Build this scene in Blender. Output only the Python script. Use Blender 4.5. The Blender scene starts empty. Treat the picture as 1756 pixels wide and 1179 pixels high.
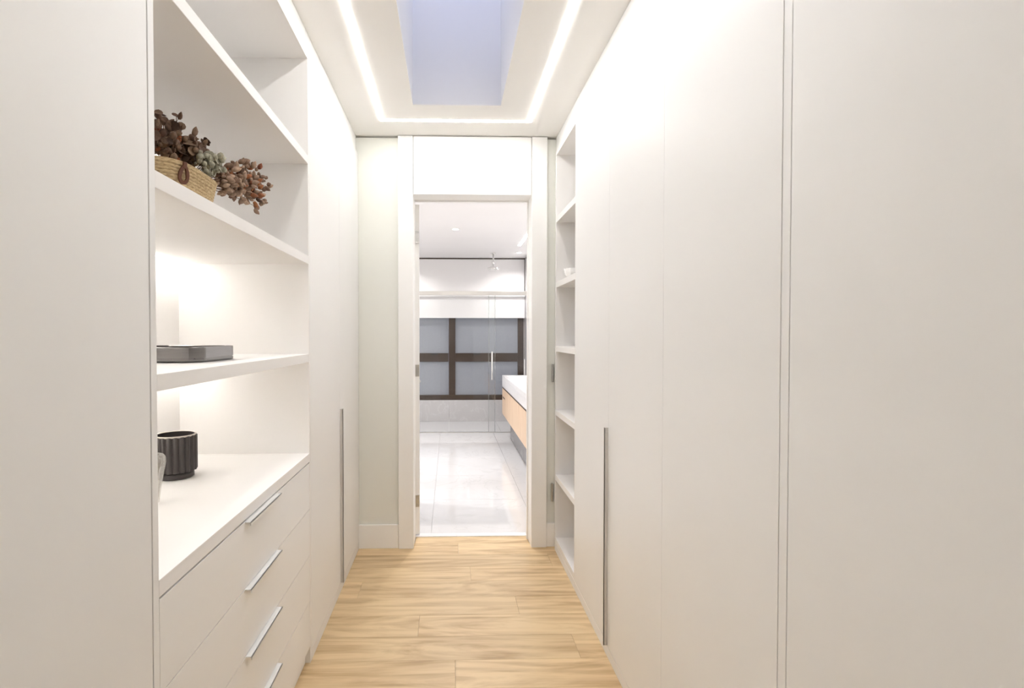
import bpy, bmesh, math, random
from mathutils import Vector, Matrix
random.seed(7)
S = bpy.context.scene
COL = S.collection

# ------------------------------------------------------------------ camera
F_PX, W_PX, H_PX = 900.0, 1756.0, 1179.0
CAM_H = 1.39
cam_d = bpy.data.cameras.new('camera')
cam = bpy.data.objects.new('camera', cam_d); COL.objects.link(cam)
cam_d.sensor_fit = 'HORIZONTAL'; cam_d.sensor_width = 36.0
cam_d.lens = 36.0 * F_PX / W_PX
cam_d.shift_x = (W_PX / 2 - 795.0) / W_PX
cam_d.clip_start = 0.02
cam.location = (0, 0, CAM_H)
cam.rotation_euler = (math.pi / 2 - math.atan(15.5 / F_PX), 0, -math.atan(24 / F_PX))
S.camera = cam

# ------------------------------------------------------------------ world (dusk sky, seen through the skylight and the frosted window)
world = bpy.data.worlds.new('dusk_sky'); S.world = world
world.use_nodes = True
bg = world.node_tree.nodes['Background']
bg.inputs['Color'].default_value = (0.60, 0.64, 0.86, 1)
bg.inputs['Strength'].default_value = 2.65

S.view_settings.view_transform = 'Standard'
S.view_settings.look = 'None'
S.view_settings.gamma = 1.0
S.view_settings.use_curve_mapping = False
S.view_settings.exposure = 0.88

LED_CEILING = 22.0      # emission strength of the ceiling strips
LED_SHELF = 22.0        # emission strength of the strips under the shelves
S.cycles.diffuse_bounces = 7
S.cycles.use_light_tree = False
S.cycles.caustics_reflective = False
S.cycles.caustics_refractive = False
LED_BATH = 12.0
BATH_SPOT = 8.2         # watts per bathroom downlight

# ------------------------------------------------------------------ node helpers
def new_mat(name):
    m = bpy.data.materials.new(name); m.use_nodes = True
    nt = m.node_tree
    return m, nt, nt.nodes['Principled BSDF']

def N(nt, kind, **kw):
    n = nt.nodes.new(kind)
    for k, v in kw.items():
        setattr(n, k, v)
    return n

def ramp(nt, fac, stops):
    r = N(nt, 'ShaderNodeValToRGB')
    e = r.color_ramp.elements
    while len(e) < len(stops):
        e.new(0.5)
    for el, (p, c) in zip(e, stops):
        el.position = p
        el.color = (*c, 1) if len(c) == 3 else c
    nt.links.new(fac, r.inputs[0])
    return r.outputs[0]

def paint(name, col, rough=0.5, bump=0.0, scale=350, var=0.015, spec=0.5):
    m, nt, p = new_mat(name)
    tc = N(nt, 'ShaderNodeTexCoord')
    n = N(nt, 'ShaderNodeTexNoise'); n.inputs['Scale'].default_value = 2.2; n.inputs['Detail'].default_value = 0
    nt.links.new(tc.outputs['Object'], n.inputs['Vector'])
    c = ramp(nt, n.outputs['Fac'], [(0.3, tuple(max(0, x - var) for x in col)), (0.7, tuple(x + var for x in col))])
    nt.links.new(c, p.inputs['Base Color'])
    p.inputs['Roughness'].default_value = rough
    p.inputs['Specular IOR Level'].default_value = spec
    if bump:
        f = N(nt, 'ShaderNodeTexNoise'); f.inputs['Scale'].default_value = scale
        nt.links.new(tc.outputs['Object'], f.inputs['Vector'])
        b = N(nt, 'ShaderNodeBump'); b.inputs['Strength'].default_value = bump; b.inputs['Distance'].default_value = 0.002
        nt.links.new(f.outputs['Fac'], b.inputs['Height'])
        nt.links.new(b.outputs['Normal'], p.inputs['Normal'])
    return m

def metal(name, col, rough):
    m, nt, p = new_mat(name)
    tc = N(nt, 'ShaderNodeTexCoord')
    mp = N(nt, 'ShaderNodeMapping'); mp.inputs['Scale'].default_value = (4, 4, 160)
    n = N(nt, 'ShaderNodeTexNoise'); n.inputs['Scale'].default_value = 3
    nt.links.new(tc.outputs['Object'], mp.inputs['Vector']); nt.links.new(mp.outputs['Vector'], n.inputs['Vector'])
    c = ramp(nt, n.outputs['Fac'], [(0.2, tuple(x * 0.85 for x in col)), (0.8, col)])
    nt.links.new(c, p.inputs['Base Color'])
    p.inputs['Metallic'].default_value = 1.0
    p.inputs['Roughness'].default_value = rough
    return m

def emit(name, col, strength):
    m, nt, p = new_mat(name)
    p.inputs['Base Color'].default_value = (0.9, 0.9, 0.9, 1)
    p.inputs['Emission Color'].default_value = (*col, 1)
    p.inputs['Emission Strength'].default_value = strength
    return m

def wood(name, dark, light, along, stretch=6.5, rough=0.42, vary=0.14, figure=0.08):
    """grain running along one object axis, each piece shifted by its own random number"""
    m, nt, p = new_mat(name)
    tc = N(nt, 'ShaderNodeTexCoord'); oi = N(nt, 'ShaderNodeObjectInfo')
    off = N(nt, 'ShaderNodeVectorMath', operation='SCALE'); off.inputs[0].default_value = (31.7, 17.3, 9.1)
    nt.links.new(oi.outputs['Random'], off.inputs['Scale'])
    add = N(nt, 'ShaderNodeVectorMath', operation='ADD')
    nt.links.new(tc.outputs['Object'], add.inputs[0]); nt.links.new(off.outputs[0], add.inputs[1])
    sc = [stretch] * 3; sc['XYZ'.index(along)] = 1.0
    mp = N(nt, 'ShaderNodeMapping'); mp.inputs['Scale'].default_value = sc
    nt.links.new(add.outputs[0], mp.inputs['Vector'])
    a = N(nt, 'ShaderNodeTexNoise'); a.inputs['Scale'].default_value = 1.3; a.inputs['Detail'].default_value = 4; a.inputs['Roughness'].default_value = 0.55; a.inputs['Distortion'].default_value = 2.2
    nt.links.new(mp.outputs['Vector'], a.inputs['Vector'])
    sc2 = [stretch * 7] * 3; sc2['XYZ'.index(along)] = 2.2
    mp2 = N(nt, 'ShaderNodeMapping'); mp2.inputs['Scale'].default_value = sc2
    nt.links.new(add.outputs[0], mp2.inputs['Vector'])
    b = N(nt, 'ShaderNodeTexNoise'); b.inputs['Scale'].default_value = 1.0; b.inputs['Detail'].default_value = 5
    nt.links.new(mp2.outputs['Vector'], b.inputs['Vector'])
    mx = N(nt, 'ShaderNodeMath', operation='MULTIPLY_ADD'); mx.inputs[1].default_value = 0.24
    nt.links.new(b.outputs['Fac'], mx.inputs[0])
    sm = N(nt, 'ShaderNodeMath', operation='MULTIPLY'); sm.inputs[1].default_value = 0.76
    nt.links.new(a.outputs['Fac'], sm.inputs[0]); nt.links.new(sm.outputs[0], mx.inputs[2])
    mid = tuple((x + y) / 2 for x, y in zip(dark, light))
    wv = N(nt, 'ShaderNodeTexWave', wave_type='RINGS', rings_direction='SPHERICAL', wave_profile='SIN')
    wv.inputs['Scale'].default_value = 0.9; wv.inputs['Distortion'].default_value = 9.0; wv.inputs['Detail'].default_value = 2.0; wv.inputs['Detail Scale'].default_value = 0.55
    nt.links.new(mp.outputs['Vector'], wv.inputs['Vector'])
    mw = N(nt, 'ShaderNodeMath', operation='MULTIPLY_ADD'); mw.inputs[1].default_value = figure
    nt.links.new(wv.outputs['Fac'], mw.inputs[0]); nt.links.new(mx.outputs[0], mw.inputs[2])
    sb = N(nt, 'ShaderNodeMath', operation='SUBTRACT'); sb.inputs[1].default_value = figure * 0.5
    nt.links.new(mw.outputs[0], sb.inputs[0])
    deep = tuple(x * 0.78 for x in dark)
    c = ramp(nt, sb.outputs[0], [(0.28, deep), (0.38, dark), (0.48, mid), (0.60, light)])
    hs = N(nt, 'ShaderNodeHueSaturation')
    v = N(nt, 'ShaderNodeMath', operation='MULTIPLY_ADD'); v.inputs[1].default_value = vary; v.inputs[2].default_value = 1 - vary / 2
    nt.links.new(oi.outputs['Random'], v.inputs[0]); nt.links.new(v.outputs[0], hs.inputs['Value'])
    nt.links.new(c, hs.inputs['Color']); nt.links.new(hs.outputs[0], p.inputs['Base Color'])
    p.inputs['Roughness'].default_value = rough
    bp = N(nt, 'ShaderNodeBump'); bp.inputs['Strength'].default_value = 0.06; bp.inputs['Distance'].default_value = 0.002
    nt.links.new(b.outputs['Fac'], bp.inputs['Height']); nt.links.new(bp.outputs['Normal'], p.inputs['Normal'])
    return m

def marble(name, base, vein, rough, scale=1.6, spec=0.5):
    m, nt, p = new_mat(name)
    tc = N(nt, 'ShaderNodeTexCoord'); oi = N(nt, 'ShaderNodeObjectInfo')
    off = N(nt, 'ShaderNodeVectorMath', operation='SCALE'); off.inputs[0].default_value = (13.7, 7.3, 3.1)
    nt.links.new(oi.outputs['Random'], off.inputs['Scale'])
    add = N(nt, 'ShaderNodeVectorMath', operation='ADD')
    nt.links.new(tc.outputs['Object'], add.inputs[0]); nt.links.new(off.outputs[0], add.inputs[1])
    n = N(nt, 'ShaderNodeTexNoise'); n.inputs['Scale'].default_value = scale; n.inputs['Detail'].default_value = 8; n.inputs['Distortion'].default_value = 1.4
    nt.links.new(add.outputs[0], n.inputs['Vector'])
    c = ramp(nt, n.outputs['Fac'], [(0.36, base), (0.485, base), (0.50, vein), (0.515, base), (0.8, tuple(x * 0.95 for x in base))])
    nt.links.new(c, p.inputs['Base Color'])
    p.inputs['Roughness'].default_value = rough
    p.inputs['Specular IOR Level'].default_value = spec
    return m

def clear_glass(name, tint=(0.994, 0.997, 0.996), refl=0.03):
    m = bpy.data.materials.new(name); m.use_nodes = True
    nt = m.node_tree; nt.nodes.clear()
    out = N(nt, 'ShaderNodeOutputMaterial'); mix = N(nt, 'ShaderNodeMixShader')
    t = N(nt, 'ShaderNodeBsdfTransparent'); t.inputs['Color'].default_value = (*tint, 1)
    g = N(nt, 'ShaderNodeBsdfGlossy'); g.inputs['Roughness'].default_value = 0.02
    lw = N(nt, 'ShaderNodeLayerWeight'); lw.inputs['Blend'].default_value = 0.25
    k = N(nt, 'ShaderNodeMath', operation='MULTIPLY_ADD'); k.inputs[1].default_value = 0.45; k.inputs[2].default_value = refl * 0.4
    nt.links.new(lw.outputs['Fresnel'], k.inputs[0])
    nt.links.new(k.outputs[0], mix.inputs[0]); nt.links.new(t.outputs[0], mix.inputs[1]); nt.links.new(g.outputs[0], mix.inputs[2])
    nt.links.new(mix.outputs[0], out.inputs['Surface'])
    return m

def frosted(name):
    m = bpy.data.materials.new(name); m.use_nodes = True
    nt = m.node_tree; nt.nodes.clear()
    out = N(nt, 'ShaderNodeOutputMaterial')
    tc = N(nt, 'ShaderNodeTexCoord'); n = N(nt, 'ShaderNodeTexNoise'); n.inputs['Scale'].default_value = 60
    nt.links.new(tc.outputs['Object'], n.inputs['Vector'])
    c = ramp(nt, n.outputs['Fac'], [(0.3, (0.50, 0.525, 0.565)), (0.7, (0.56, 0.585, 0.625))])
    d = N(nt, 'ShaderNodeBsdfDiffuse'); t = N(nt, 'ShaderNodeBsdfTranslucent'); g = N(nt, 'ShaderNodeBsdfGlossy')
    nt.links.new(c, d.inputs['Color']); t.inputs['Color'].default_value = (0.20, 0.21, 0.23, 1)
    g.inputs['Roughness'].default_value = 0.25
    a = N(nt, 'ShaderNodeMixShader'); a.inputs[0].default_value = 0.5
    b = N(nt, 'ShaderNodeMixShader'); b.inputs[0].default_value = 0.06
    nt.links.new(d.outputs[0], a.inputs[1]); nt.links.new(t.outputs[0], a.inputs[2])
    nt.links.new(a.outputs[0], b.inputs[1]); nt.links.new(g.outputs[0], b.inputs[2])
    nt.links.new(b.outputs[0], out.inputs['Surface'])
    return m

def random_colours(name, cols, rough=0.8):
    m, nt, p = new_mat(name)
    oi = N(nt, 'ShaderNodeObjectInfo')
    c = ramp(nt, oi.outputs['Random'], [((i + 0.5) / len(cols), x) for i, x in enumerate(cols)])
    tc = N(nt, 'ShaderNodeTexCoord'); n = N(nt, 'ShaderNodeTexNoise'); n.inputs['Scale'].default_value = 220
    nt.links.new(tc.outputs['Object'], n.inputs['Vector'])
    hs = N(nt, 'ShaderNodeHueSaturation')
    v = N(nt, 'ShaderNodeMath', operation='MULTIPLY_ADD'); v.inputs[1].default_value = 0.9; v.inputs[2].default_value = 0.55
    nt.links.new(n.outputs['Fac'], v.inputs[0]); nt.links.new(v.outputs[0], hs.inputs['Value'])
    nt.links.new(c, hs.inputs['Color']); nt.links.new(hs.outputs[0], p.inputs['Base Color'])
    p.inputs['Roughness'].default_value = rough
    return m

CAB = (0.83, 0.826, 0.818)
M_CAB = paint('satin_greige_lacquer', CAB, rough=0.42, var=0.006)
M_CABIN = paint('matte_carcass_board', (0.84, 0.826, 0.812), rough=0.55, var=0.006)
M_CEIL = paint('ceiling_paint', (0.85, 0.840, 0.820), rough=0.75, var=0.006)
M_WALL = paint('pale_sage_wall_paint', (0.79, 0.795, 0.745), rough=0.7, var=0.008)
M_TRIM = paint('white_trim_enamel', (0.92, 0.915, 0.90), rough=0.35, var=0.004)
M_BWALL = paint('bathroom_white_plaster', (0.88, 0.868, 0.865), rough=0.6, var=0.006)
M_SHAFT = paint('shaft_plaster', (0.82, 0.82, 0.83), rough=0.8, var=0.006)
M_OAK = wood('light_oak_plank', (0.52, 0.355, 0.185), (0.73, 0.555, 0.325), 'X')
M_VOAK = wood('pale_vanity_veneer', (0.60, 0.42, 0.28), (0.74, 0.56, 0.40), 'Z', stretch=20, vary=0.06, figure=0.0)
M_TILE = marble('polished_marble_tile', (0.66, 0.655, 0.665), (0.61, 0.605, 0.61), 0.05, spec=1.0)
M_TILE.node_tree.nodes['Principled BSDF'].inputs['IOR'].default_value = 1.75
M_GTILE = marble('grey_marble_tile', (0.56, 0.545, 0.55), (0.62, 0.61, 0.615), 0.15, scale=2.2)
M_PLINTH = marble('dark_grey_stone', (0.20, 0.195, 0.20), (0.25, 0.245, 0.25), 0.25, scale=2.2)
M_STONE = marble('white_stone_counter', (0.84, 0.83, 0.84), (0.78, 0.77, 0.78), 0.2, scale=2.0)
M_GROUT = paint('grout', (0.60, 0.59, 0.58), rough=0.9)
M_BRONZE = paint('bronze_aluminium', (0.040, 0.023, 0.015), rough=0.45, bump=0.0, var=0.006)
M_BLACK = paint('black_plastic', (0.015, 0.014, 0.014), rough=0.4, bump=0.0, var=0.002)
M_ALU = metal('brushed_aluminium', (0.70, 0.68, 0.65), 0.38)
M_STEEL = metal('hinge_steel', (0.60, 0.59, 0.57), 0.35)
M_CHROME = metal('chrome', (0.86, 0.85, 0.84), 0.10)
M_NICKEL = metal('dark_nickel', (0.24, 0.23, 0.225), 0.20)
M_LACQ = paint('pale_handle_lacquer', (0.80, 0.80, 0.78), rough=0.35, bump=0.0, var=0.004)
M_PULL = paint('satin_anodised_pull', (0.62, 0.60, 0.57), rough=0.35, var=0.004)
M_FROST = frosted('frosted_window_glass')
M_GLASS = clear_glass('shower_glass')
M_SKYGL = clear_glass('skylight_glass', refl=0.02)
M_BLIND = paint('white_blind_fabric', (0.84, 0.83, 0.83), rough=0.8, var=0.006)
WARM = (1.0, 0.985, 0.965)
M_LED = emit('ceiling_led_diffuser', WARM, LED_CEILING)
M_FILL_LED = emit('fill_led_diffuser', WARM, LED_CEILING * 0.36)
M_LEDS = emit('shelf_led_diffuser', (1.0, 0.955, 0.90), LED_SHELF)
M_LEDD = emit('dim_shelf_led_diffuser', (1.0, 0.955, 0.90), LED_SHELF * 0.25)
M_LEDB = emit('bathroom_led_diffuser', (1.0, 0.975, 0.95), LED_BATH)
M_DARKPOT = paint('charcoal_ceramic', (0.050, 0.042, 0.040), rough=0.38, bump=0.05, scale=200, var=0.008)

# ------------------------------------------------------------------ object helpers
WPOS = {}
def link(o, parent=None, world=(0, 0, 0)):
    COL.objects.link(o)
    w = Vector(world)
    WPOS[o.name] = w
    if parent is not None:
        o.parent = parent
        o.location = w - WPOS[parent.name]
    else:
        o.location = w
    return o

def tag(o, label=None, cat=None, group=None, kind=None):
    if label: o['label'] = label
    if cat: o['category'] = cat
    if group: o['group'] = group
    if kind: o['kind'] = kind
    return o

def thing(name, loc, label, cat, group=None):
    return tag(link(bpy.data.objects.new(name, None), None, loc), label, cat, group)

def mesh_obj(name, bm, mat, parent=None, world=(0, 0, 0), smooth=False):
    me = bpy.data.meshes.new(name)
    bmesh.ops.recalc_face_normals(bm, faces=bm.faces[:])
    bm.to_mesh(me); bm.free()
    if smooth:
        for p in me.polygons: p.use_smooth = True
    me.materials.append(mat)
    return link(bpy.data.objects.new(name, me), parent, world)

def bm_box(bm, x0, x1, y0, y1, z0, z1, bev=0.0):
    r = bmesh.ops.create_cube(bm, size=1.0)
    vs = r['verts']
    for v in vs:
        v.co = Vector(((x0 + x1) / 2 + v.co.x * (x1 - x0), (y0 + y1) / 2 + v.co.y * (y1 - y0), (z0 + z1) / 2 + v.co.z * (z1 - z0)))
    if bev > 0:
        es = list({e for v in vs for e in v.link_edges})
        bmesh.ops.bevel(bm, geom=es, offset=bev, segments=2, affect='EDGES', profile=0.6)

def box(name, x0, x1, y0, y1, z0, z1, mat, parent=None, bev=0.0012):
    cx, cy = (x0 + x1) / 2, (y0 + y1) / 2
    bm = bmesh.new()
    bev = min(bev, 0.3 * min(x1 - x0, y1 - y0, z1 - z0))
    bm_box(bm, x0 - cx, x1 - cx, y0 - cy, y1 - cy, 0, z1 - z0, bev)
    return mesh_obj(name, bm, mat, parent, (cx, cy, z0))

def boxes(name, lst, mat, parent=None, world=(0, 0, 0), bev=0.0):
    bm = bmesh.new(); w = Vector(world)
    for (x0, x1, y0, y1, z0, z1) in lst:
        bm_box(bm, x0 - w.x, x1 - w.x, y0 - w.y, y1 - w.y, z0 - w.z, z1 - w.z, bev)
    return mesh_obj(name, bm, mat, parent, world)

def bm_lathe(bm, prof, n=40, rad=None, off=(0, 0, 0), caps=(True, True)):
    rings = []
    for i, (r, z) in enumerate(prof):
        ring = []
        for k in range(n):
            a = 2 * math.pi * k / n
            rr = rad(i, a, r) if rad else r
            ring.append(bm.verts.new((off[0] + rr * math.cos(a), off[1] + rr * math.sin(a), off[2] + z)))
        rings.append(ring)
    for a, b in zip(rings, rings[1:]):
        for k in range(n):
            bm.faces.new((a[k], a[(k + 1) % n], b[(k + 1) % n], b[k]))
    for ring, cap in zip((rings[0], rings[-1]), caps):
        if not cap: continue
        if all((v.co - ring[0].co).length < 1e-9 for v in ring): continue
        bm.faces.new(ring)

def lathe(name, prof, mat, parent=None, world=(0, 0, 0), n=40, rad=None, smooth=True, caps=(True, True)):
    bm = bmesh.new(); bm_lathe(bm, prof, n, rad, caps=caps)
    return mesh_obj(name, bm, mat, parent, world, smooth)

def bm_tube(bm, pts, r, n=8, r_end=None):
    pts = [Vector(p) for p in pts]
    rings = []
    for i, p in enumerate(pts):
        d = (pts[min(i + 1, len(pts) - 1)] - pts[max(i - 1, 0)]).normalized()
        u = d.cross(Vector((0, 0, 1)) if abs(d.z) < 0.9 else Vector((1, 0, 0))).normalized()
        v = d.cross(u)
        t = i / max(1, len(pts) - 1)
        rr = r if r_end is None else r + (r_end - r) * t
        rings.append([bm.verts.new(p + (u * math.cos(2 * math.pi * k / n) + v * math.sin(2 * math.pi * k / n)) * rr) for k in range(n)])
    for a, b in zip(rings, rings[1:]):
        for k in range(n):
            bm.faces.new((a[k], a[(k + 1) % n], b[(k + 1) % n], b[k]))
    bm.faces.new(rings[0]); bm.faces.new(rings[-1])

# ------------------------------------------------------------------ dimensions
CEIL = 2.672
XL, XR = -0.590, 0.680          # fronts of the left and right cabinetry
BACKL, BACKR = -1.150, 1.230    # wall faces behind the cabinetry
YB = 3.421                      # dressing side of the back wall
YB2 = 3.600                     # bathroom side of it
YN = -1.400                     # wall behind the camera
BC = 2.622                      # bathroom ceiling
YW = 8.427                      # bathroom window wall
BXL, BXR = -1.600, 1.218        # bathroom side walls
def structure(o):
    return tag(o, kind='structure')

# ================================================================== dressing room shell
floor = structure(box('floor', BACKL, BACKR, YN, YB2, -0.10, -0.012, M_GROUT, bev=0))
PW = 0.1805
PL = 1.22
top = 3.486
rows_ = [(top, YB2)]
yy = top
while yy > YN + 0.001:
    rows_.append((max(yy - PW, YN), yy)); yy -= PW
for r, (y0, y1) in enumerate(rows_):
    yc = (y0 + y1) / 2
    jx = {3.396: 0.055, 3.215: -0.60, 3.035: 0.121, 2.854: -0.489, 2.674: 0.348, 2.493: -0.148, 2.313: 0.565, 2.132: 0.023}.get(round(yc, 3))
    if jx is None:
        jx = min(((k, v) for k, v in [(3.396, 0.055), (3.215, -0.60), (3.035, 0.121), (2.854, -0.489), (2.674, 0.348), (2.493, -0.148), (2.313, 0.565), (2.132, 0.023)]), key=lambda t: abs(t[0] - yc))
        jx = jx[1] if abs(jx[0] - yc) < 0.06 else random.uniform(-0.6, 0.6)
    if r == 0:                                   # the strip inside the doorway
        spans = [(-0.232, 0.531)]
    else:
        cuts = [jx]
        while cuts[0] > -0.66: cuts.insert(0, cuts[0] - PL)
        while cuts[-1] < 0.75: cuts.append(cuts[-1] + PL)
        spans = [(max(a, -0.66), min(b, 0.75)) for a, b in zip(cuts, cuts[1:]) if min(b, 0.75) - max(a, -0.66) > 0.02]
    for a, b in spans:
        g = 0.0004
        box('plank', a + g, b - g, y0 + g, y1 - g, -0.012, 0.0, M_OAK, floor, bev=0.0006)

# ceiling with the opening of the light shaft
SX0, SX1, SY0, SY1, SH = -0.204, 0.287, 1.15, 2.955, 1.25
ceiling = structure(boxes('ceiling', [
    (BACKL, SX0, YN, YB2, CEIL, CEIL + 0.006), (SX1, BACKR, YN, YB2, CEIL, CEIL + 0.006),
    (SX0, SX1, YN, SY0, CEIL, CEIL + 0.006), (SX0, SX1, SY1, YB2, CEIL, CEIL + 0.006)], M_CEIL))
sky = tag(link(bpy.data.objects.new('window_2', None), None, ((SX0 + SX1) / 2, (SY0 + SY1) / 2, CEIL + 0.006)), kind='structure')
t = 0.04
z0, z1 = CEIL + 0.006, CEIL + SH
box('shaft_side', SX0 - t, SX0, SY0 - t, SY1 + t, z0, z1, M_SHAFT, sky, 0)
box('shaft_side', SX1, SX1 + t, SY0 - t, SY1 + t, z0, z1, M_SHAFT, sky, 0)
box('shaft_end', SX0, SX1, SY1, SY1 + t, z0, z1, M_SHAFT, sky, 0)
box('shaft_end', SX0, SX1, SY0 - t, SY0, z0, z1, M_SHAFT, sky, 0)
boxes('frame', [(SX0 - t, SX0 + 0.03, SY0 - t, SY1 + t, z1, z1 + 0.05), (SX1 - 0.03, SX1 + t, SY0 - t, SY1 + t, z1, z1 + 0.05),
                (SX0 + 0.03, SX1 - 0.03, SY0 - t, SY0 + 0.03, z1, z1 + 0.05), (SX0 + 0.03, SX1 - 0.03, SY1 - 0.03, SY1 + t, z1, z1 + 0.05)],
      M_TRIM, sky, ((SX0 + SX1) / 2, (SY0 + SY1) / 2, z1))
box('pane', SX0 + 0.025, SX1 - 0.025, SY0 + 0.025, SY1 - 0.025, z1 + 0.02, z1 + 0.03, M_SKYGL, sky, 0)

structure(box('wall_left', BACKL - 0.1, BACKL, YN - 0.1, YB2, -0.1, CEIL + 0.06, M_WALL, bev=0))
structure(box('wall_right', BACKR, BACKR + 0.1, YN - 0.1, YB2, -0.1, CEIL + 0.06, M_WALL, bev=0))
structure(box('wall_front', BACKL, BACKR, YN - 0.1, YN, -0.1, CEIL + 0.06, M_WALL, bev=0))
# back wall: door opening x -0.235..0.533, z 0..2.295; shadow gap under the ceiling
DX0, DX1, DZ = -0.235, 0.533, 2.294
structure(boxes('wall_back', [
    (BACKL, DX0 - 0.012, YB, YB2, -0.1, CEIL - 0.012), (DX1 + 0.012, BACKR, YB, YB2, -0.1, CEIL - 0.012),
    (DX0 - 0.012, DX1 + 0.012, YB, YB2, DZ + 0.012, CEIL - 0.012),
    (BACKL, BACKR, YB + 0.03, YB2, CEIL - 0.012, CEIL + 0.06)], M_WALL))
structure(box('baseboard_left', -0.62, -0.333, YB - 0.014, YB, 0.0, 0.155, M_TRIM, bev=0.003))
structure(box('baseboard_right', 0.634, 0.690, YB - 0.014, YB, 0.0, 0.155, M_TRIM, bev=0.003))

# doorway
door = tag(link(bpy.data.objects.new('door_1', None), None, ((DX0 + DX1) / 2, YB, 0)), kind='structure')
box('casing', -0.332, DX0, YB - 0.024, YB, 0, CEIL - 0.004, M_TRIM, door, 0.003)
box('casing', DX1, 0.633, YB - 0.024, YB, 0, CEIL - 0.004, M_TRIM, door, 0.003)
box('header_panel', DX0 + 0.003, DX1 - 0.003, YB - 0.022, YB, DZ, CEIL - 0.006, M_TRIM, door, 0.002)
box('jamb', DX0 - 0.012, DX0, YB, YB2 + 0.006, 0, DZ, M_TRIM, door, 0.001)
box('jamb', DX1, DX1 + 0.012, YB, YB2 + 0.006, 0, DZ, M_TRIM, door, 0.001)
box('head_jamb', DX0 - 0.012, DX1 + 0.012, YB, YB2 + 0.006, DZ, DZ + 0.012, M_TRIM, door, 0.001)
box('door_stop', DX1 - 0.010, DX1, YB2 - 0.06, YB2 - 0.045, 0, DZ, M_TRIM, door, 0.001)
box('door_stop', DX0 + 0.001, DX1 - 0.010, YB2 - 0.06, YB2 - 0.045, DZ - 0.010, DZ, M_TRIM, door, 0.001)
box('threshold', DX0, DX1, YB2 - 0.008, YB2 + 0.05, -0.012, 0.006, M_STONE, door, 0.002)
# leaf swung open into the bathroom, seen on its edge
ang = math.radians(8)
LY = YB2 + 0.012
bm = bmesh.new(); bm_box(bm, 0, 0.036, 0, 0.745, 0.012, DZ - 0.012, 0.002)
leaf = mesh_obj('door_leaf', bm, M_TRIM, door, (-0.2425, LY, 0))
leaf.rotation_euler = (0, 0, ang)
for hz in (0.204, 1.105, 2.018):
    bm = bmesh.new(); bm_box(bm, 0.003, 0.033, -0.0035, 0.0, 0, 0.08, 0.0008)
    for sx in (0.012, 0.024):
        for sz in (0.014, 0.066):
            bmesh.ops.create_cone(bm, cap_ends=True, segments=10, radius1=0.0035, radius2=0.002, depth=0.0015,
                                  matrix=Matrix.Translation((sx, -0.004, sz)) @ Matrix.Rotation(math.pi / 2, 4, 'X'))
    bmesh.ops.create_cone(bm, cap_ends=True, segments=12, radius1=0.0055, radius2=0.0055, depth=0.08,
                          matrix=Matrix.Translation((0.0015, -0.005, 0.04)))
    h = mesh_obj('hinge', bm, M_STEEL)
    h.parent = leaf; h.location = (0, 0, hz)
    h['label'] = 'brushed steel hinge'
bm = bmesh.new(); bm_tube(bm, [(0.036, 0.69, 1.02), (0.085, 0.69, 1.02), (0.085, 0.57, 1.02)], 0.009, 10)
h = mesh_obj('door_handle', bm, M_STEEL); h.parent = leaf

# two steel hinge barrels on the strip of wall by the right shelving
for hz, lab in ((1.082, 'upper steel hinge barrel beside the shelf tower on the back wall'),
                (0.299, 'lower steel hinge barrel beside the shelf tower near the baseboard')):
    o = thing('wall_hinge', (0.672, YB - 0.012, hz), lab, 'hinge', 'hinges beside the shelf tower')
    for k in range(3):
        bm = bmesh.new()
        bmesh.ops.create_cone(bm, cap_ends=True, segments=14, radius1=0.008, radius2=0.008, depth=0.038, matrix=Matrix.Translation((0, 0, 0.02)))
        bm_box(bm, -0.002, 0.002, 0.006, 0.012, 0.002, 0.038)
        mesh_obj('knuckle', bm, M_STEEL, o, (0.672, YB - 0.012, hz + 0.039 * k))

# ================================================================== ceiling LED loop
LX0, LX1, LY1, LY0, LW = -0.405, 0.482, 3.165, 0.95, 0.011
loop = thing('led_light_loop', ((LX0 + LX1) / 2, (LY0 + LY1) / 2, CEIL - 0.005), 'rectangular loop of glowing white strip light set in the ceiling', 'light')
box('light_strip', LX0 - LW, LX0 + LW, LY0 + LW, LY1 - LW, CEIL - 0.0025, CEIL - 0.0005, M_LED, loop, 0)
box('light_strip', LX1 - LW, LX1 + LW, LY0 + LW, LY1 - LW, CEIL - 0.0025, CEIL - 0.0005, M_LED, loop, 0)
box('light_strip', LX0 - LW, LX1 + LW, LY1 - LW, LY1 + LW, CEIL - 0.0025, CEIL - 0.0005, M_LED, loop, 0)
box('light_strip', LX0 - LW, LX1 + LW, LY0 - LW, LY0 + LW, CEIL - 0.0025, CEIL - 0.0005, M_LED, loop, 0)

fill_loop = thing('led_light_loop', ((LX0 + LX1) / 2, -0.75, CEIL - 0.005), 'added fill loop of strip light in the ceiling, unseen behind the viewer', 'light')  # unseen loop added as frontal fill for the room
box('light_strip', LX0 - LW, LX0 + LW, -1.15 + LW, -0.35 - LW, CEIL - 0.0025, CEIL - 0.0005, M_FILL_LED, fill_loop, 0)
box('light_strip', LX1 - LW, LX1 + LW, -1.15 + LW, -0.35 - LW, CEIL - 0.0025, CEIL - 0.0005, M_FILL_LED, fill_loop, 0)
box('light_strip', LX0 - LW, LX1 + LW, -0.35 - LW, -0.35 + LW, CEIL - 0.0025, CEIL - 0.0005, M_FILL_LED, fill_loop, 0)
box('light_strip', LX0 - LW, LX1 + LW, -1.15 - LW, -1.15 + LW, CEIL - 0.0025, CEIL - 0.0005, M_FILL_LED, fill_loop, 0)

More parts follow.
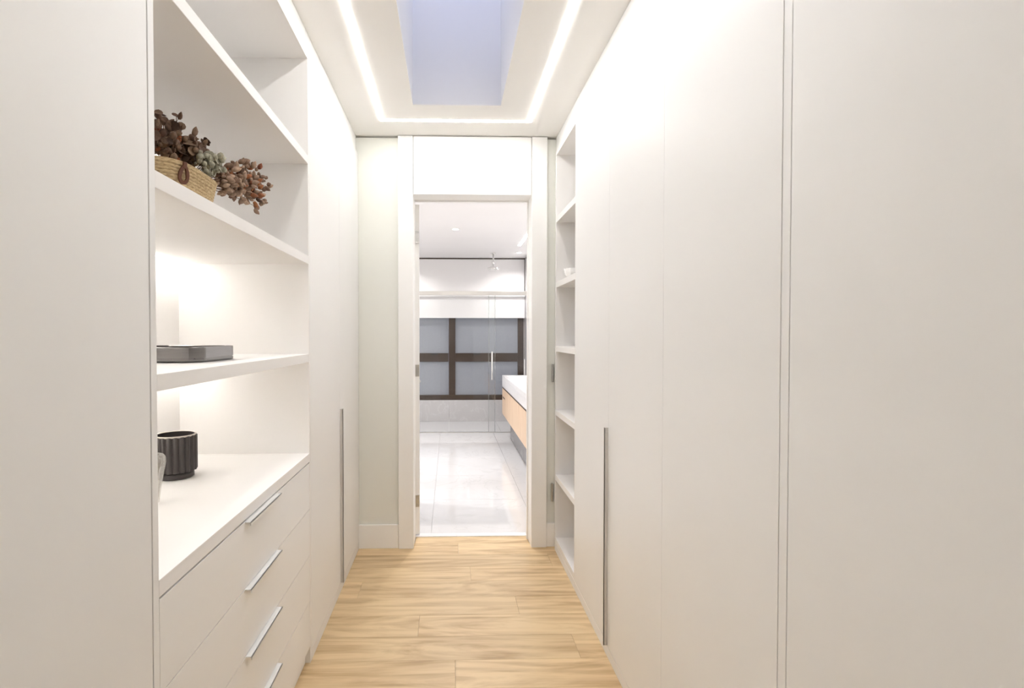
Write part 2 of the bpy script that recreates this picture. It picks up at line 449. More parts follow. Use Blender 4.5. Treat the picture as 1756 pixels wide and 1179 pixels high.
# ================================================================== left cabinetry
def wardrobe(name, side, y0, y1, splits, ztop, label, handles=(), plinth=0.05, xback=None):
    """side -1 left, +1 right; doors between the splits; handles: (door index, 'near'|'far')"""
    xf = XL if side < 0 else XR
    xb = (BACKL + 0.002) if side < 0 else (BACKR - 0.002)
    s = side
    def xs(a, b):                                   # a,b measured from the door front into the cabinet
        p, q = xf + s * a, xf + s * b
        return (min(p, q), max(p, q))
    root = thing(name, (xf + s * 0.28, (y0 + y1) / 2, 0), label, 'wardrobe')
    a, b = xs(0.024, abs(xb - xf))
    box('carcass', a, b, y0 + 0.001, y1 - 0.001, plinth, ztop, M_CABIN, root, 0.001)
    a, b = xs(0.000, 0.03)
    box('plinth', a, b, y0 + 0.0005, y1 - 0.0005, 0.0, plinth - 0.003, M_CAB, root, 0.001)
    a, b = xs(0.014, 0.034)
    box('top_filler', a, b, y0 + 0.0005, y1 - 0.0005, ztop + 0.002, CEIL - 0.001, M_CAB, root, 0.001)
    ys = [y0] + list(splits) + [y1]
    for i, (p, q) in enumerate(zip(ys, ys[1:])):
        a, b = xs(0.0, 0.0215)
        d = box('door', a, b, p + 0.0006, q - 0.0006, plinth, ztop - 0.002, M_CAB, root, 0.0006)
        for hi, where in handles:
            if hi != i: continue
            hy = p + 0.0025 if where == 'near' else q - 0.0025
            sg = 1 if where == 'near' else -1
            bm = bmesh.new()
            ya, yb = sorted((hy, hy + sg * 0.004))
            a, b = xs(-0.017, 0.0005)
            bm_box(bm, a, b, ya, yb, plinth + 0.001, 0.993, 0.0006)
            yc, yd = sorted((hy, hy + sg * 0.011))
            a, b = xs(-0.017, -0.0135)
            bm_box(bm, a, b, yc, yd, plinth + 0.001, 0.993, 0.0006)
            for v in bm.verts: v.co -= Vector((xf, hy, plinth))
            h = mesh_obj('handle', bm, M_PULL, d, (xf, hy, plinth))
            h['label'] = 'long vertical aluminium finger pull'
    return root

ZL, ZR = 2.560, 2.562
wardrobe('tall_wardrobe', -1, YN + 0.001, 1.0490, (-0.75, -0.15, 0.45), ZL, 'plain greige wardrobe at the left edge, nearest before the open shelves')
wardrobe('tall_wardrobe', -1, 2.2375, 3.418, (2.830,), ZL, 'greige two-door wardrobe between the open shelf unit and the back wall', [(1, 'near')])

# open shelving with drawers
UY0, UY1 = 1.0505, 2.2365
unit = thing('open_shelf_unit', (-0.86, (UY0 + UY1) / 2, 0), 'built-in open shelf unit with lit shelves above four white drawers', 'shelf unit')
UX0 = BACKL + 0.002
IB = -1.127                                        # face of the back panel
IY0, IY1 = UY0 + 0.023, UY1 - 0.018
box('side_panel', UX0, XL, UY0 + 0.002, IY0, 0.0, ZL, M_CAB, unit, 0.0012)
box('side_panel', UX0, XL, IY1, UY1, 0.0, ZL, M_CABIN, unit, 0.0012)
box('back_panel', UX0, IB, IY0, IY1, 0.05, ZL, M_CABIN, unit, 0)
box('top_panel', IB, XL, IY0, IY1, 2.538, ZL, M_CABIN, unit, 0.001)
box('top_filler', XL - 0.034, XL - 0.014, UY0, UY1, ZL + 0.002, CEIL - 0.001, M_CAB, unit, 0.001)
for z in (2.103, 1.686, 1.2755):
    sh = box('shelf', IB, XL - 0.0005, IY0, IY1, z, z + 0.035, M_CABIN, unit, 0.0015)
    st = box('light_strip', IB + 0.028, IB + 0.040, IY0 + 0.004, IY1 - 0.004, z - 0.004, z, M_LEDD if z > 2 else M_LEDS, sh, 0)
    st['label'] = 'glowing light strip under the shelf'
box('countertop', IB, XL, IY0, IY1, 0.856, 0.892, M_CABIN, unit, 0.0015)
box('carcass', IB, XL - 0.024, IY0, IY1, 0.07, 0.856, M_CABIN, unit, 0)
box('plinth', XL - 0.040, XL - 0.022, IY0, IY1, 0.0, 0.07, M_CAB, unit, 0.001)
zb = [0.072, 0.265, 0.460, 0.656, 0.852]
for i in range(4):
    d = box('drawer', XL - 0.0225, XL - 0.0005, IY0 + 0.002, IY1 - 0.002, zb[i] + 0.001, zb[i + 1] - 0.001, M_CAB, unit, 0.0008)
    bm = bmesh.new()
    zt = zb[i + 1] - 0.001
    bm_box(bm, XL - 0.001, XL + 0.018, 1.520, 1.800, zt - 0.0035, zt, 0.0008)
    bm_box(bm, XL + 0.0145, XL + 0.018, 1.520, 1.800, zt - 0.010, zt, 0.0008)
    for v in bm.verts: v.co -= Vector((XL, 1.66, zt))
    h = mesh_obj('handle', bm, M_LACQ, d, (XL, 1.66, zt))
    h['label'] = 'pale horizontal edge pull'

# ================================================================== right cabinetry
wardrobe('tall_wardrobe', 1, YN + 0.001, 1.0320, (-0.77, -0.17, 0.43), ZR, 'plain greige wardrobe at the right edge, nearest to the viewer')
wardrobe('tall_wardrobe', 1, 1.0620, 2.8150, (1.655, 2.224), ZR, 'long greige wardrobe with three tall doors on the right, one vertical pull', [(2, 'near')])
box_p = thing('end_panel', (0.95, 1.047, 0), 'narrow upright edge panel between the two right-hand wardrobes', 'panel')
box('panel', XR + 0.0015, BACKR - 0.002, 1.0365, 1.0624, 0.0, ZR, M_CAB, box_p, 0.0012)
box('top_filler', XR + 0.014, XR + 0.034, 1.0325, 1.0615, ZR + 0.002, CEIL - 0.001, M_CAB, box_p, 0.001)

tower = thing('open_shelf_tower', (0.95, 3.1, 0), 'narrow open white shelf tower beside the doorway at the end of the right side', 'shelf unit')
TY0, TY1 = 2.8160, 3.3640
TB = 1.10
box('side_panel', XR, BACKR - 0.002, TY0, TY0 + 0.018, 0.05, ZR, M_CABIN, tower, 0.001)
box('side_panel', XR, BACKR - 0.002, TY1 - 0.022, TY1, 0.05, ZR, M_CABIN, tower, 0.001)
box('back_panel', TB, BACKR - 0.002, TY0 + 0.018, TY1 - 0.022, 0.05, ZR, M_CABIN, tower, 0)
box('top_panel', XR, TB, TY0 + 0.018, TY1 - 0.022, 2.532, ZR, M_CABIN, tower, 0.001)
box('plinth', XR, XR + 0.03, TY0, TY1, 0.0, 0.048, M_CAB, tower, 0.001)
box('top_filler', XR + 0.014, XR + 0.034, TY0, 3.418, ZR + 0.002, CEIL - 0.001, M_CAB, tower, 0.001)
box('wall_filler', XR + 0.016, XR + 0.034, TY1 + 0.0005, 3.405, 0.0, ZR, M_CAB, tower, 0.001)
for z in (2.105, 1.692, 1.284, 0.875, 0.458, 0.050):
    box('shelf', XR + 0.0005, TB, TY0 + 0.018, TY1 - 0.022, z, z + 0.035, M_CABIN, tower, 0.0015)

# ================================================================== bathroom shell
bfloor = structure(box('floor_bathroom', BXL, BXR, YB2, YW, -0.10, -0.012, M_GROUT, bev=0))
ty = YB2 + 0.051
for j in range(6):
    y0, y1 = ty + j * 0.763, min(ty + (j + 1) * 0.763, 7.44)
    if y0 >= 7.43: break
    for k in range(4):
        x0, x1 = max(BXL, -1.63 + 0.75 * k), min(BXR, -1.63 + 0.75 * (k + 1))
        if x1 - x0 < 0.02: continue
        box('tile', x0 + 0.001, x1 - 0.001, y0 + 0.001, y1 - 0.001, -0.012, 0.0, M_TILE, bfloor, 0.0005)
box('drain_channel', BXL, BXR, 7.441, 7.489, -0.012, 0.004, M_ALU, bfloor, 0.001)
for k in range(4):
    x0, x1 = max(BXL, -1.51 + 0.75 * (k - 1)), min(BXR, -1.51 + 0.75 * k)
    if k == 3: x1 = min(BXR, 0.74)
    if x1 - x0 < 0.02: continue
    box('tile', x0 + 0.001, x1 - 0.001, 7.49, YW - 0.001, -0.012, 0.0, M_TILE, bfloor, 0.0005)
box('tile', 0.741, BXR, 7.49, YW - 0.001, -0.012, 0.0, M_TILE, bfloor, 0.0005)
structure(box('ceiling_bathroom', BXL, BXR, YB2, YW + 0.15, BC, BC + 0.08, M_BWALL, bev=0))
structure(box('wall_bathroom_left', BXL - 0.1, BXL, YB2, YW + 0.15, -0.1, BC + 0.08, M_BWALL, bev=0))
wr = structure(box('wall_bathroom_right', BXR, BXR + 0.1, YB2, YW + 0.15, -0.1, BC + 0.08, M_BWALL, bev=0))
for k in range(3):                                  # marble cladding of the shower side wall
    box('tile', BXR - 0.008, BXR, 7.49, YW - 0.014, 0.001 + 0.871 * k, 0.001 + 0.871 * (k + 1) - 0.002, M_GTILE, wr, 0.0005)
structure(boxes('wall_bathroom_front', [(BXL, BACKL - 0.1, YB2 - 0.1, YB2, -0.1, BC + 0.08)], M_BWALL))
# dark strips paint in the gap shade where the window wall meets ceiling and side wall
structure(box('shade_strip_1', BXL, BXR, YW - 0.004, YW, BC - 0.020, BC, M_BRONZE, bev=0))
structure(box('shade_strip_2', BXR - 0.016, BXR, YW - 0.004, YW, 1.0, BC - 0.020, M_BRONZE, bev=0))
# window wall
WX0, WX1, WZ0, WZ1 = -1.40, 1.196, 0.342, 1.90
wb = structure(boxes('wall_bathroom_back', [
    (BXL, BXR, YW, YW + 0.15, -0.1, WZ0), (BXL, BXR, YW, YW + 0.15, WZ1, BC - 0.012),
    (BXL, WX0, YW, YW + 0.15, WZ0, WZ1), (WX1, BXR, YW, YW + 0.15, WZ0, WZ1),
    (BXL, BXR, YW + 0.04, YW + 0.15, BC - 0.012, BC)], M_BWALL))
for x0, x1 in ((BXL, -0.80), (-0.80, -0.005), (-0.005, 0.79), (0.79, BXR - 0.009)):
    box('tile', x0 + 0.001, x1 - 0.001, YW - 0.012, YW, 0.001, WZ0 - 0.001, M_GTILE, wb, 0.0005)
# window
win = tag(link(bpy.data.objects.new('window_1', None), None, ((WX0 + WX1) / 2, YW + 0.05, WZ0)), kind='structure')
ya, yb = YW + 0.005, YW + 0.065
box('frame_bottom', WX0, WX1, ya, yb, WZ0, 0.424, M_BRONZE, win, 0.003)
box('frame_top', WX0, WX1, ya, yb, WZ1 - 0.05, WZ1, M_BRONZE, win, 0.003)
for x0, x1 in ((WX0, WX0 + 0.095), (-0.017, 0.094), (1.099, WX1)):
    box('mullion', x0, x1, ya, yb, 0.4245, WZ1 - 0.0505, M_BRONZE, win, 0.003)
for x0, x1 in ((WX0 + 0.0955, -0.0175), (0.0945, 1.0985)):
    box('transom', x0, x1, ya + 0.002, yb, 0.960, 1.098, M_BRONZE, win, 0.003)
    box('pane', x0, x1, ya + 0.028, ya + 0.036, 0.4245, 0.9595, M_FROST, win, 0)
    box('pane', x0, x1, ya + 0.028, ya + 0.036, 1.0985, WZ1 - 0.0505, M_FROST, win, 0)
    xc = -0.243 if x0 < -0.1 else 0.431
    bm = bmesh.new()
    bm_box(bm, -0.055, 0.055, -0.012, 0.0, -0.012, 0.010, 0.003)
    bm_box(bm, -0.055, 0.030, -0.030, -0.012, -0.004, 0.012, 0.003)
    l = mesh_obj('latch', bm, M_BLACK, win, (xc, ya + 0.002, 1.086))
    l['label'] = 'small black window latch'
blind = thing('roller_blind', (-0.1, YW - 0.03, 1.66), 'white roller blind pulled part way down over the bathroom window', 'blind')
box('fabric', BXL + 0.03, 1.205, YW - 0.030, YW - 0.027, 1.675, 2.00, M_BLIND, blind, 0)
box('bottom_bar', BXL + 0.03, 1.205, YW - 0.036, YW - 0.021, 1.660, 1.6745, M_BLIND, blind, 0.003)
box('cassette', BXL + 0.03, 1.205, YW - 0.070, YW - 0.001, 2.0005, 2.075, M_BLIND, blind, 0.006)

# ================================================================== shower screen
GY = 7.466
scr = thing('shower_screen', (0, GY, 0), 'clear glass sliding shower screen under a metal header rail', 'shower screen')
box('header_rail', BXL + 0.001, BXR - 0.010, GY - 0.020, GY + 0.020, 1.953, 2.011, M_ALU, scr, 0.003)
gp = box('glass_panel', BXL + 0.005, 0.648, GY + 0.004, GY + 0.012, 0.006, 1.9525, M_GLASS, scr, 0.0)
gd = box('glass_panel', 0.556, BXR - 0.010, GY - 0.012, GY - 0.004, 0.006, 1.9525, M_GLASS, scr, 0.0)
for nm, px_, x in ((gd, 0.556, 0.556), (gp, 0.648, 0.648)):
    yq = GY - 0.0125 if nm is gd else GY + 0.0035
    box('edge_seal', x - 0.0035, x + 0.0035, yq, yq + 0.009, 0.006, 1.9525, clear_glass('seal_plastic' , (0.80, 0.83, 0.83), 0.6), nm, 0.0)
bm = bmesh.new()
bm_tube(bm, [(0, 0, 0), (0, -0.045, 0)], 0.008, 12)
bm_tube(bm, [(0, 0, 0.33), (0, -0.045, 0.33)], 0.008, 12)
bm_tube(bm, [(0, -0.045, -0.035), (0, -0.045, 0.365)], 0.0125, 14)
h = mesh_obj('pull_handle', bm, M_CHROME, gd, (0.600, GY - 0.012, 0.790), smooth=False)
h['label'] = 'vertical chrome pull bar on the glass'

sho = thing('ceiling_shower', (0.659, 7.917, BC), 'chrome ceiling-mounted shower head in the glazed shower', 'shower head')
lathe('ceiling_flange', [(0.045, 0), (0.045, -0.008), (0.014, -0.016)], M_CHROME, sho, (0.659, 7.917, BC), 24)
lathe('arm', [(0.012, -0.014), (0.012, -0.12), (0.020, -0.125), (0.020, -0.165), (0.010, -0.170), (0.010, -0.195)], M_CHROME, sho, (0.659, 7.917, BC), 20)
lathe('rose', [(0.012, -0.193), (0.030, -0.200), (0.085, -0.222), (0.088, -0.245), (0.080, -0.252)], M_CHROME, sho, (0.659, 7.917, BC), 32)

# ================================================================== vanity
VX, VY0, VY1 = 0.710, 4.20, 7.05
van = thing('vanity_cabinet', (0.95, (VY0 + VY1) / 2, 0), 'wall-hung pale oak vanity cabinet along the right wall of the bathroom', 'cabinet')
box('plinth', 0.815, BXR - 0.010, VY0 + 0.03, VY1 - 0.05, 0.0, 0.333, M_PLINTH, van, 0.002)
box('body', VX + 0.022, BXR - 0.001, VY0, VY1 - 0.02, 0.334, 0.676, M_VOAK, van, 0.001)
box('end_panel', VX, BXR - 0.001, VY1 - 0.0195, VY1, 0.334, 0.676, M_VOAK, van, 0.001)
n = 5
for k in range(n):
    a = VY0 + (VY1 - 0.02 - VY0) * k / n; b = VY0 + (VY1 - 0.02 - VY0) * (k + 1) / n
    d = box('door', VX, VX + 0.0215, a + 0.0015, b - 0.0015, 0.334, 0.676, M_VOAK, van, 0.0012)
    if k == n - 1:
        g = box('finger_slot', VX - 0.0012, VX + 0.002, b - 0.30, b - 0.05, 0.556, 0.574, M_BRONZE, d, 0.0005)
        g['label'] = 'dark recessed finger slot'
box('shadow_rail', VX + 0.001, BXR - 0.001, VY0, VY1 - 0.006, 0.677, 0.694, M_BRONZE, van, 0)
ctp = thing('basin_counter', (0.95, (VY0 + VY1) / 2, 0.695), 'thick white stone basin counter on top of the oak vanity', 'counter')
cx0, cx1, cy0, cy1 = VX, BXR - 0.001, VY0, VY1 + 0.01
box('apron', cx0, cx1, cy0, cy1, 0.695, 0.800, M_STONE, ctp, 0.003)
boxes('rim', [(cx0, cx0 + 0.05, cy0, cy1, 0.8005, 0.848), (cx1 - 0.11, cx1, cy0, cy1, 0.8005, 0.848),
              (cx0 + 0.05, cx1 - 0.11, cy1 - 0.10, cy1, 0.8005, 0.848), (cx0 + 0.05, cx1 - 0.11, cy0, cy0 + 0.10, 0.8005, 0.848)],
      M_STONE, ctp, (0.95, (cy0 + cy1) / 2, 0.8005), bev=0.003)

# ================================================================== bathroom lights
def downlight(x, y, label, watts):
    o = thing('downlight', (x, y, BC), label, 'light', 'round bathroom downlights')
    lathe('trim_ring', [(0.036, -0.003), (0.055, -0.004), (0.058, -0.001), (0.058, 0.0), (0.036, 0.0)], M_TRIM, o, (x, y, BC), 32, caps=(False, False))
    lathe('lens', [(0.0, -0.003), (0.035, -0.003), (0.035, -0.001), (0.0, -0.001)], M_LEDB, o, (x, y, BC), 24, smooth=False)
    ld = bpy.data.lights.new('downlight_lamp', 'AREA'); ld.shape = 'DISK'; ld.size = 0.07
    ld.energy = watts; ld.color = (1.0, 0.975, 0.96); ld.spread = math.radians(140)
    lo = bpy.data.objects.new('lamp', ld); link(lo, o, (x, y, BC - 0.006))
downlight(0.069, 6.14, 'round downlight in the middle of the bathroom ceiling', BATH_SPOT)
downlight(1.04, 7.86, 'small round downlight in the shower corner by the right wall', BATH_SPOT * 0.65)
downlight(-0.75, 7.86, 'added round downlight, out of view at the left end of the shower', BATH_SPOT * 0.6)  # out of view, added to brighten the shower
downlight(-0.9, 6.14, 'added round downlight hidden left of the doorway view', BATH_SPOT)  # this and the next two are unseen lamps added to light the bathroom
downlight(0.069, 4.5, 'added round downlight, out of view just inside the bathroom door', BATH_SPOT)
downlight(-0.9, 4.5, 'added round downlight, out of view in the left corner inside the bathroom', BATH_SPOT)
lin = thing('linear_ceiling_light', (0.961, 5.8, BC), 'long linear light in the bathroom ceiling above the vanity', 'light')
box('diffuser', 0.945, 0.977, 4.4, 7.237, BC - 0.004, BC, M_LEDB, lin, 0)

# ================================================================== things on the shelves
# fluted pot
def flute(nf, amp, lo, hi):
    def f(i, a, r):
        return r + (amp * (abs(math.sin(nf * a / 2)) - 0.5) * 2 if lo <= i <= hi else 0)
    return f
M_POTRIM = paint('led_lit_rim', (0.55, 0.50, 0.45), rough=0.6, var=0.01)  # pale colour paints in the strip light catching the pot's edge
PXc, PYc = -0.962, 1.862
pot = thing('fluted_pot', (PXc, PYc, 0.892), 'charcoal fluted ceramic pot on the countertop above the drawers', 'pot')
lathe('wall', [(0.056, 0.022), (0.064, 0.024), (0.066, 0.028), (0.066, 0.145), (0.0645, 0.149)], M_DARKPOT, pot, (PXc, PYc, 0.892), 320, flute(20, 0.0036, 1, 3), caps=(False, False))
lathe('foot', [(0.0, 0.0005), (0.056, 0.0005), (0.059, 0.003), (0.059, 0.023), (0.0, 0.023)], M_DARKPOT, pot, (PXc, PYc, 0.892), 64)
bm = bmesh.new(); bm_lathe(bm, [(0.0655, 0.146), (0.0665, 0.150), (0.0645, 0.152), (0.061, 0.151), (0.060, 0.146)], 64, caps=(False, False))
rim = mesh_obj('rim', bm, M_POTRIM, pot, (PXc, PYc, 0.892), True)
bm = bmesh.new()
bm_lathe(bm, [(0.0, 0.024), (0.056, 0.024), (0.060, 0.030), (0.060, 0.150)], 64, caps=(True, False))
mesh_obj('inner_wall', bm, M_DARKPOT, pot, (PXc, PYc, 0.892), True)

# clear glass vase beside it, mostly behind the side panel
M_VASE = clear_glass('vase_glass', (0.985, 0.978, 0.955), 0.35)
GX, GYv = -0.885, 1.565
vase = thing('glass_vase', (GX, GYv, 0.892), 'clear glass vase with rounded shoulder, half hidden behind the side panel', 'vase')
lathe('body', [(0.0, 0.0005), (0.022, 0.0005), (0.025, 0.004), (0.030, 0.045), (0.039, 0.095), (0.0445, 0.122), (0.043, 0.136), (0.036, 0.144), (0.028, 0.145),
               (0.028, 0.142), (0.034, 0.140), (0.0395, 0.133), (0.041, 0.121), (0.0355, 0.095), (0.0265, 0.045), (0.0215, 0.012), (0.0, 0.010)],
      M_VASE, vase, (GX, GYv, 0.892), 48)

# rounded metal tray
def rrect(hx, hy, r, n=10):
    pts = []
    for cx_, cy_, a0 in ((hx - r, hy - r, 0), (-hx + r, hy - r, 90), (-hx + r, -hy + r, 180), (hx - r, -hy + r, 270)):
        for k in range(n + 1):
            a = math.radians(a0 + 90 * k / n)
            pts.append((cx_ + r * math.cos(a), cy_ + r * math.sin(a)))
    return pts
def bm_loft(bm, loops, close_first=True, close_last=True):
    rs = [[bm.verts.new(p) for p in l] for l in loops]
    m_ = len(rs[0])
    for a, b in zip(rs, rs[1:]):
        for k in range(m_):
            bm.faces.new((a[k], a[(k + 1) % m_], b[(k + 1) % m_], b[k]))
    if close_first: bm.faces.new(rs[0])
    if close_last: bm.faces.new(rs[-1])
TX, TYc, TZ = -0.845, 1.640, 1.3105
tray = thing('metal_tray', (TX, TYc, TZ), 'dark brushed metal tray with rounded corners on the middle shelf', 'tray')
def lo(i, z, r=0.05):
    return [(x, y_, z) for x, y_ in rrect(0.135 - i, 0.142 - i, max(r - i, 0.006))]
bm = bmesh.new()
bm_loft(bm, [lo(0.006, 0.0005), lo(0.001, 0.003), lo(0.0, 0.006), lo(0.0, 0.010), lo(0.002, 0.0105), lo(0.002, 0.013), lo(0.0, 0.0135), lo(0.0, 0.043), lo(0.001, 0.045), lo(0.004, 0.045), lo(0.005, 0.043), lo(0.005, 0.014), lo(0.012, 0.010)])
mesh_obj('shell', bm, M_NICKEL, tray, (TX, TYc, TZ), False)
box('liner', TX - 0.120, TX + 0.120, TYc - 0.127, TYc + 0.127, TZ + 0.0105, TZ + 0.0125, M_BLACK, tray, 0.0005)

# small dish on the right tower
M_OPAL = paint('white_opal_glass', (0.88, 0.87, 0.85), rough=0.15, var=0.01)
DXc, DYc, DZc = 0.738, 3.15, 1.727
dish = thing('scalloped_bowl', (DXc, DYc, DZc), 'small white scalloped bowl on the third shelf of the right tower', 'bowl')
lathe('bowl', [(0.0, 0.006), (0.020, 0.006), (0.040, 0.022), (0.050, 0.060), (0.0485, 0.061), (0.037, 0.024), (0.018, 0.010), (0.0, 0.010)], M_OPAL, dish, (DXc, DYc, DZc), 60,
      rad=lambda i, a, r: r * (1 + (0.06 * math.sin(12 * a) if 2 <= i <= 5 else 0)))
lathe('foot_ring', [(0.0, 0.0005), (0.021, 0.0005), (0.020, 0.006), (0.0, 0.006)], M_OPAL, dish, (DXc, DYc, DZc), 32)

# woven basket
m, nt, p = new_mat('seagrass_weave')
tc = N(nt, 'ShaderNodeTexCoord'); mp = N(nt, 'ShaderNodeMapping'); mp.inputs['Scale'].default_value = (60, 60, 190)
nz = N(nt, 'ShaderNodeTexNoise'); nz.inputs['Scale'].default_value = 1.6; nz.inputs['Detail'].default_value = 3
nt.links.new(tc.outputs['Object'], mp.inputs['Vector']); nt.links.new(mp.outputs['Vector'], nz.inputs['Vector'])
nt.links.new(ramp(nt, nz.outputs['Fac'], [(0.3, (0.30, 0.20, 0.095)), (0.5, (0.50, 0.37, 0.20)), (0.7, (0.62, 0.48, 0.28))]), p.inputs['Base Color'])
p.inputs['Roughness'].default_value = 0.85
bp = N(nt, 'ShaderNodeBump'); bp.inputs['Strength'].default_value = 0.5; bp.inputs['Distance'].default_value = 0.002
nt.links.new(nz.outputs['Fac'], bp.inputs['Height']); nt.links.new(bp.outputs['Normal'], p.inputs['Normal'])
M_WEAVE = m
M_LEATHER = paint('tan_leather', (0.11, 0.034, 0.014), rough=0.5, var=0.012)
BX, BY, BZ = -0.755, 1.420, 1.7215
bas = thing('woven_basket', (BX, BY, BZ), 'oval woven seagrass basket with a leather loop on the upper shelf', 'basket')
def oval(hx, hy, z):
    out = []
    for k in range(72):
        a = 2 * math.pi * k / 72
        c, s_ = math.cos(a), math.sin(a)
        e = 2 / 3.2
        out.append((hx * math.copysign(abs(c) ** e, c), hy * math.copysign(abs(s_) ** e, s_), z))
    return out
loops = [oval(0.082, 0.125, 0.0005)]
NR = 12
for k in range(NR):
    z = 0.001 + 0.093 * k / NR
    g = 0.085 + 0.020 * k / NR; hy = 0.128 + 0.013 * k / NR
    for dz, o_ in ((0.0, 0.0), (0.3, 0.0016), (0.7, 0.0016), (0.98, 0.0)):
        loops.append(oval(g + o_, hy + o_, z + dz * 0.093 / NR))
loops += [oval(0.1065, 0.1425, 0.096), oval(0.104, 0.140, 0.098), oval(0.100, 0.136, 0.096), oval(0.084, 0.122, 0.008)]
bm = bmesh.new(); bm_loft(bm, loops)
mesh_obj('weave', bm, M_WEAVE, bas, (BX, BY, BZ), True)
# leather loop hanging on the front: a flat strap bent to a drop
lp = []
for k in range(25):
    a = 2 * math.pi * k / 24
    wv = 0.0125 * math.sin(a) * (0.55 + 0.45 * (1 - math.cos(a)) / 2 * 1.2)
    lp.append((0.0, wv, 0.020 * math.cos(a)))
bm = bmesh.new()
prev = None; first = None
for (x, y_, z) in lp[:-1]:
    d = Vector((0, y_, z)); nrm = d.normalized()
    q = [Vector((0.0045, y_, z)) + nrm * 0.0045, Vector((0.0045, y_, z)) - nrm * 0.0045, Vector((0.0, y_, z)) - nrm * 0.0045, Vector((0.0, y_, z)) + nrm * 0.0045]
    q = [bm.verts.new(v) for v in q]
    if prev:
        for k in range(4): bm.faces.new((prev[k], prev[(k + 1) % 4], q[(k + 1) % 4], q[k]))
    else: first = q
    prev = q
for k in range(4): bm.faces.new((prev[k], prev[(k + 1) % 4], first[(k + 1) % 4], first[k]))
bm_box(bm, -0.0005, 0.005, -0.005, 0.005, 0.014, 0.030, 0.001)
lpz = mesh_obj('leather_loop', bm, M_LEATHER, bas, (BX + 0.0955, BY - 0.095, BZ + 0.066))
lpz.rotation_euler = (0, math.radians(9), math.radians(-24))

# dried flowers: each bunch a thing of stems and single buds
def bud_mesh(name, prof, n, mat, dent=0.0):
    bm = bmesh.new()
    bm_lathe(bm, prof, n, rad=lambda i, a, r: r * (1 + dent * math.sin(3 * a + i)))
    me = bpy.data.meshes.new(name); bmesh.ops.recalc_face_normals(bm, faces=bm.faces[:]); bm.to_mesh(me); bm.free()
    for p_ in me.polygons: p_.use_smooth = True
    me.materials.append(mat); return me
M_BUDB = random_colours('dried_brown_pod', [(0.085, 0.045, 0.028), (0.15, 0.085, 0.055), (0.21, 0.135, 0.09), (0.11, 0.055, 0.035), (0.26, 0.17, 0.11)])
M_BUDH = random_colours('dried_hop_cone', [(0.17, 0.095, 0.06), (0.27, 0.175, 0.12), (0.34, 0.23, 0.16), (0.22, 0.13, 0.085), (0.42, 0.29, 0.20)])
M_BUDR = random_colours('rust_pod', [(0.26, 0.080, 0.028), (0.36, 0.145, 0.055), (0.19, 0.055, 0.022)])
M_BUDG = random_colours('grey_green_leaf', [(0.30, 0.29, 0.22), (0.42, 0.41, 0.32), (0.36, 0.33, 0.25), (0.24, 0.23, 0.18)])
M_STEM = paint('dried_stem', (0.12, 0.06, 0.035), rough=0.9, bump=0.0, var=0.02)
R1 = [(0.0, -0.010), (0.0045, -0.008), (0.0068, -0.002), (0.0062, 0.004), (0.0030, 0.009), (0.0, 0.0125)]
R2 = [(0.0, -0.008), (0.0060, -0.006), (0.0080, 0.0), (0.0060, 0.006), (0.0, 0.008)]
BUD = {'brown': bud_mesh('round_pod', R2, 8, M_BUDB, 0.12), 'hop': bud_mesh('hop_cone', R1, 8, M_BUDH, 0.15),
       'rust': bud_mesh('pointed_pod', R1, 7, M_BUDR, 0.15), 'green': bud_mesh('round_leaf', R2, 8, M_BUDG, 0.1),
       'spike': bud_mesh('pointed_brown_pod', R1, 7, M_BUDB, 0.15)}
# a rounded leaf, cupped, for the eucalyptus-like bunch
bm = bmesh.new()
c0 = bm.verts.new((0, 0, 0.0)); ring = []
for k in range(10):
    a = 2 * math.pi * k / 10
    ring.append(bm.verts.new((0.0105 * math.cos(a), 0.0012 + 0.003 * math.cos(a) ** 2, 0.0115 * math.sin(a))))
c1 = bm.verts.new((0, 0.0012, 0.0))
for k in range(10):
    bm.faces.new((c0, ring[k], ring[(k + 1) % 10])); bm.faces.new((c1, ring[(k + 1) % 10], ring[k]))
leafm = bpy.data.meshes.new('disc_leaf'); bm.to_mesh(leafm); bm.free(); leafm.materials.append(M_BUDB)
leafg = leafm.copy(); leafg.materials.clear(); leafg.materials.append(M_BUDG)
BUD['leaf'] = leafm; BUD['gleaf'] = leafg

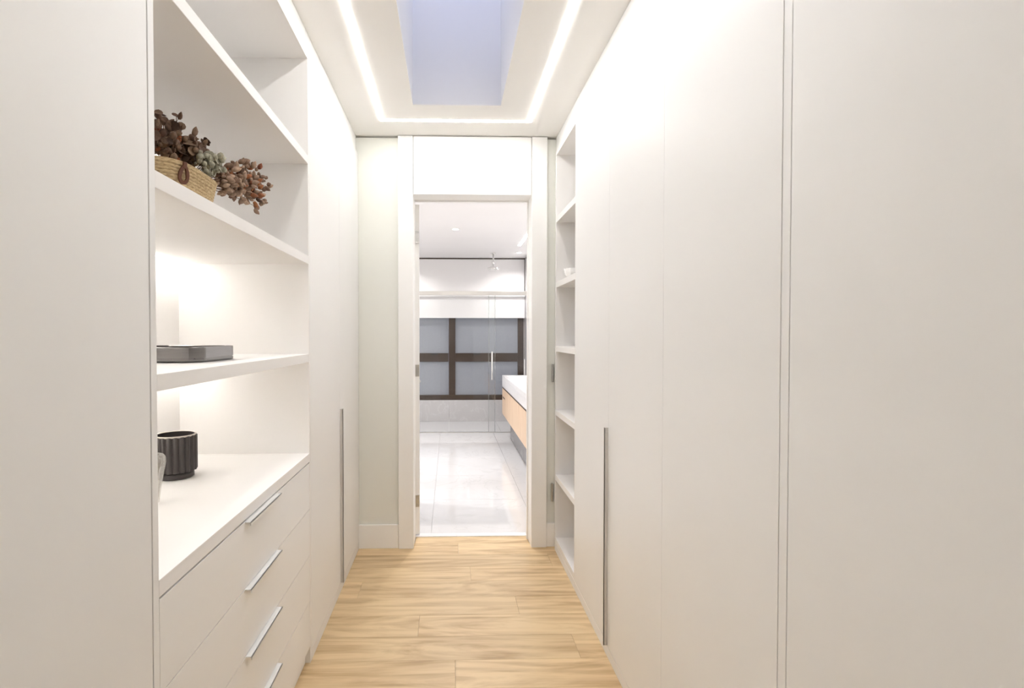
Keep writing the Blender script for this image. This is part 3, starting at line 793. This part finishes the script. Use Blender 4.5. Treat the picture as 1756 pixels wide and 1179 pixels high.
def bunch(name, label, root_pt, tips, kinds, per, spread, size, back):
    """root_pt: where stems meet; tips: list of end points; buds strewn along the outer part of each stem"""
    o = thing(name, root_pt, label, 'dried flowers', 'dried flowers in the basket')
    bm = bmesh.new(); buds = []
    rp = Vector(root_pt)
    for tip in tips:
        tp = Vector(tip); mid = (rp + tp) / 2 + Vector((random.uniform(-.01, .01), random.uniform(-.01, .01), 0.02 + random.uniform(0, .012)))
        pts = []
        for k in range(6):
            u = k / 5
            pts.append(rp * (1 - u) ** 2 + mid * 2 * u * (1 - u) + tp * u * u)
        bm_tube(bm, [q - rp for q in pts], 0.0014, 5, 0.0008)
        for k in range(per):
            u = back + (1 - back) * (k + random.random()) / per
            q = rp * (1 - u) ** 2 + mid * 2 * u * (1 - u) + tp * u * u
            d = Vector((random.gauss(0, 1), random.gauss(0, 1), random.gauss(0, 1))).normalized()
            rr = spread * random.uniform(0.35, 1.0) * (1 if k < per - 1 else 0.2)
            e = q + d * rr
            bm_tube(bm, [q - rp, e - rp], 0.0007, 4)
            dirv = (d + (tp - rp).normalized() * 0.9).normalized()
            buds.append((e, dirv))
    mesh_obj('stems', bm, M_STEM, o, root_pt)
    names = {'brown': 'pod', 'hop': 'hop_cone', 'rust': 'rust_pod', 'green': 'grey_pod', 'spike': 'pointed_pod', 'leaf': 'leaf', 'gleaf': 'leaf'}
    for e, dv in buds:
        kd = random.choices([k for k, _ in kinds], [w for _, w in kinds])[0]
        b = bpy.data.objects.new(names[kd], BUD[kd]); link(b, o, e)
        b.rotation_euler = dv.to_track_quat('Z' if kd not in ('leaf', 'gleaf') else 'Y', 'X').to_euler()
        s_ = size * random.uniform(0.75, 1.25); b.scale = (s_, s_, s_ * random.uniform(0.9, 1.2))
    return o
def tips_in(n, c, ax):
    out = []
    for _ in range(n):
        d = Vector((random.gauss(0, 1), random.gauss(0, 1), random.gauss(0, 1))).normalized() * random.uniform(0.55, 1) ** 0.7
        out.append((c[0] + d.x * ax[0], c[1] + d.y * ax[1], c[2] + d.z * ax[2]))
    return out
bunch('dried_flower_bunch', 'dark brown dried pods and round leaves rising from the near end of the basket', (-0.750, 1.43, 1.775),
      tips_in(30, (-0.715, 1.425, 1.925), (0.045, 0.155, 0.045)), [('brown', 4), ('leaf', 4), ('spike', 3), ('rust', 0.6)], 8, 0.022, 1.05, 0.55)
bunch('dried_flower_bunch', 'pale grey-green dried sprigs in the middle of the basket', (-0.725, 1.44, 1.785),
      tips_in(13, (-0.658, 1.510, 1.876), (0.022, 0.060, 0.028)), [('green', 3), ('gleaf', 2)], 6, 0.014, 1.0, 0.6)
bunch('dried_flower_bunch', 'rust-tipped brown dried hop cones drooping past the far end of the basket', (-0.720, 1.47, 1.800),
      tips_in(15, (-0.655, 1.805, 1.915), (0.032, 0.135, 0.058)) + tips_in(4, (-0.648, 1.80, 1.840), (0.02, 0.075, 0.030)),
      [('hop', 8), ('spike', 1), ('rust', 1.4)], 15, 0.023, 1.0, 0.42)
